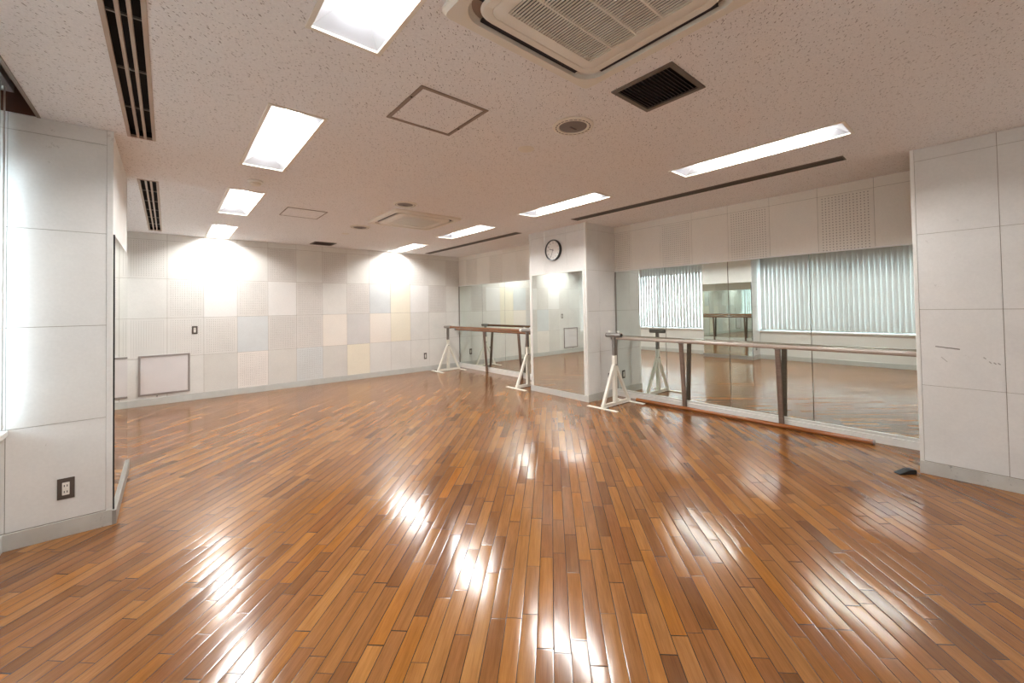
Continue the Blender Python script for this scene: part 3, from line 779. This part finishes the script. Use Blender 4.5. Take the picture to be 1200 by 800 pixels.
t = thing('barre_rail', (4.70, 6.59, .966), 'portable wooden barre rail held between two white stands in far bay', 'barre rail')
b = MB(); b.tube((4.70, 5.32, .966), (4.70, 7.925, .966), .0245, seg=32); b.done('rail', M['rail'], t, smooth=True)
b = MB(); b.tube((4.70, 5.425, .966), (4.70, 5.48, .966), .0262, seg=32); b.done('sleeve', M['nylon'], t, smooth=True)
t = thing('barre_rail', (5.09, 2.2, 0), 'loose orange varnished barre rail lying on the floor along the mirrors', 'barre rail')
pa, pb = Vector((5.085, .765, .0265)), Vector((5.05, 3.36, .0265))
b = MB(); b.tube(pa, pb, .025, seg=32); b.done('rail', M['rail_o'], t, smooth=True)
d = (pb-pa).normalized()
b = MB(); b.tube(pa-d*.002, pa+d*.010, .0258, seg=32); b.done('end_band', M['leg'], t, smooth=True)

# black door wedge
b = MB()
p = [(-.085, 0), (.055, 0), (.055, .030), (.045, .034), (.0, .034), (-.085, .006)]
w = .028
loops = [[(x, -w, z) for x, z in p], [(x, w, z) for x, z in p]]
b.loft(loops, (True, True))
bmesh.ops.bevel(b.bm, geom=b.bm.edges[:], offset=.002, segments=2, affect='EDGES')
o = b.done('door_wedge', M['rubber'], None); tag(o, 'small black rubber door wedge on the floor beside near column', 'door wedge')
o.location = (4.435, .475, .001); o.rotation_euler = (0, 0, math.radians(-38))

# ------------------------------------------------------------------ vertical blinds
def blind(ya, yb, label):
    t = thing('vertical_blind', (-.715, (ya+yb)/2, 2.7), label, 'blind', 'vertical blinds on the window wall')
    b = MB(); b.box(-.742, -.690, ya, yb, 2.70, 2.745, bev=.004); b.done('headrail', M['wframe'], t)
    n = int((yb-ya)/.092)
    me = None
    for k in range(n):
        y = ya+.03+(yb-ya-.06)*(k+.5)/n
        if me is None:
            b = MB(); a = math.radians(-9); seg = 6; L1, L2, = [], []
            for q in range(seg+1):
                s = (q/seg-.5)*.0955; c = .006*(1-(2*q/seg-1)**2)
                px, py = s*math.sin(a)+c*math.cos(a), s*math.cos(a)-c*math.sin(a)
                L1.append((px, py, -1.965)); L2.append((px, py, 0))
            for q in range(seg): b.face([L1[q], L1[q+1], L2[q+1], L2[q]])
            o = b.done('slat', M['blind'], None, smooth=True, recalc=False); me = o.data
        else:
            o = bpy.data.objects.new('slat', me); COL.objects.link(o)
        o.parent = t; o.location = Vector((-.715, y, 2.69))-Vector(t.location)
    b = MB()
    for k in range(n):
        y = ya+.03+(yb-ya-.06)*(k+.5)/n
        b.box(-.719, -.711, y-.03, y+.03, .728, .745)
    b.tube((-.715, ya+.05, .733), (-.715, yb-.05, .733), .002, seg=6)
    b.done('bottom_chain', M['nylon'], t)
    n2 = int((yb-ya)/.092)
    b = MB()
    for k in range(n2):
        y = ya+.03+(yb-ya-.06)*(k+.5)/n2; b.box(-.722, -.708, y-.008, y+.008, 2.685, 2.702)
    b.done('carriers', M['nylon'], t)
blind(POCKY[0][0]+.02, YC0-.02, 'pale grey vertical blind at window left of camera, near the left column')
blind(YC1+.02, YF-.03, 'pale grey vertical blind at window beyond the left column')

# ------------------------------------------------------------------ daylight outside, camera, colour
w = bpy.data.worlds.new('daylight'); scene.world = w; w.use_nodes = True
bg = w.node_tree.nodes['Background']; bg.inputs['Color'].default_value = (.86, .93, 1.0, 1); bg.inputs['Strength'].default_value = 8.0

cam = bpy.data.cameras.new('camera'); co = bpy.data.objects.new('camera', cam); COL.objects.link(co); scene.camera = co
R = Vector((0.7542086648574007, -0.6564176937361887, -0.01688494015624005)); U = Vector((-0.000341362631688321, -0.02610630873298343, 0.9996591139562985)); D = Vector((0.6566347335662122, 0.7539458017619045, 0.0199136807252791))
co.matrix_world = Matrix(((R.x, U.x, -D.x, 0), (R.y, U.y, -D.y, 0), (R.z, U.z, -D.z, 1.36943522), (0, 0, 0, 1)))
cam.sensor_fit = 'HORIZONTAL'; cam.sensor_width = 36; cam.lens = 477.964*36/1200
cam.shift_x = (600-612.60)/1200; cam.shift_y = -(400-350.69)/1200
cam.clip_start = .05; cam.clip_end = 100

scene.view_settings.view_transform = 'Standard'; scene.view_settings.look = 'None'
scene.view_settings.exposure = 1.42; scene.view_settings.gamma = 1; scene.view_settings.use_curve_mapping = False
cy_ = scene.cycles
cy_.use_denoising = True
cy_.max_bounces = 14; cy_.diffuse_bounces = 6; cy_.glossy_bounces = 8; cy_.transmission_bounces = 6; cy_.transparent_max_bounces = 8
cy_.caustics_reflective = True; cy_.blur_glossy = .5; cy_.sample_clamp_indirect = 12
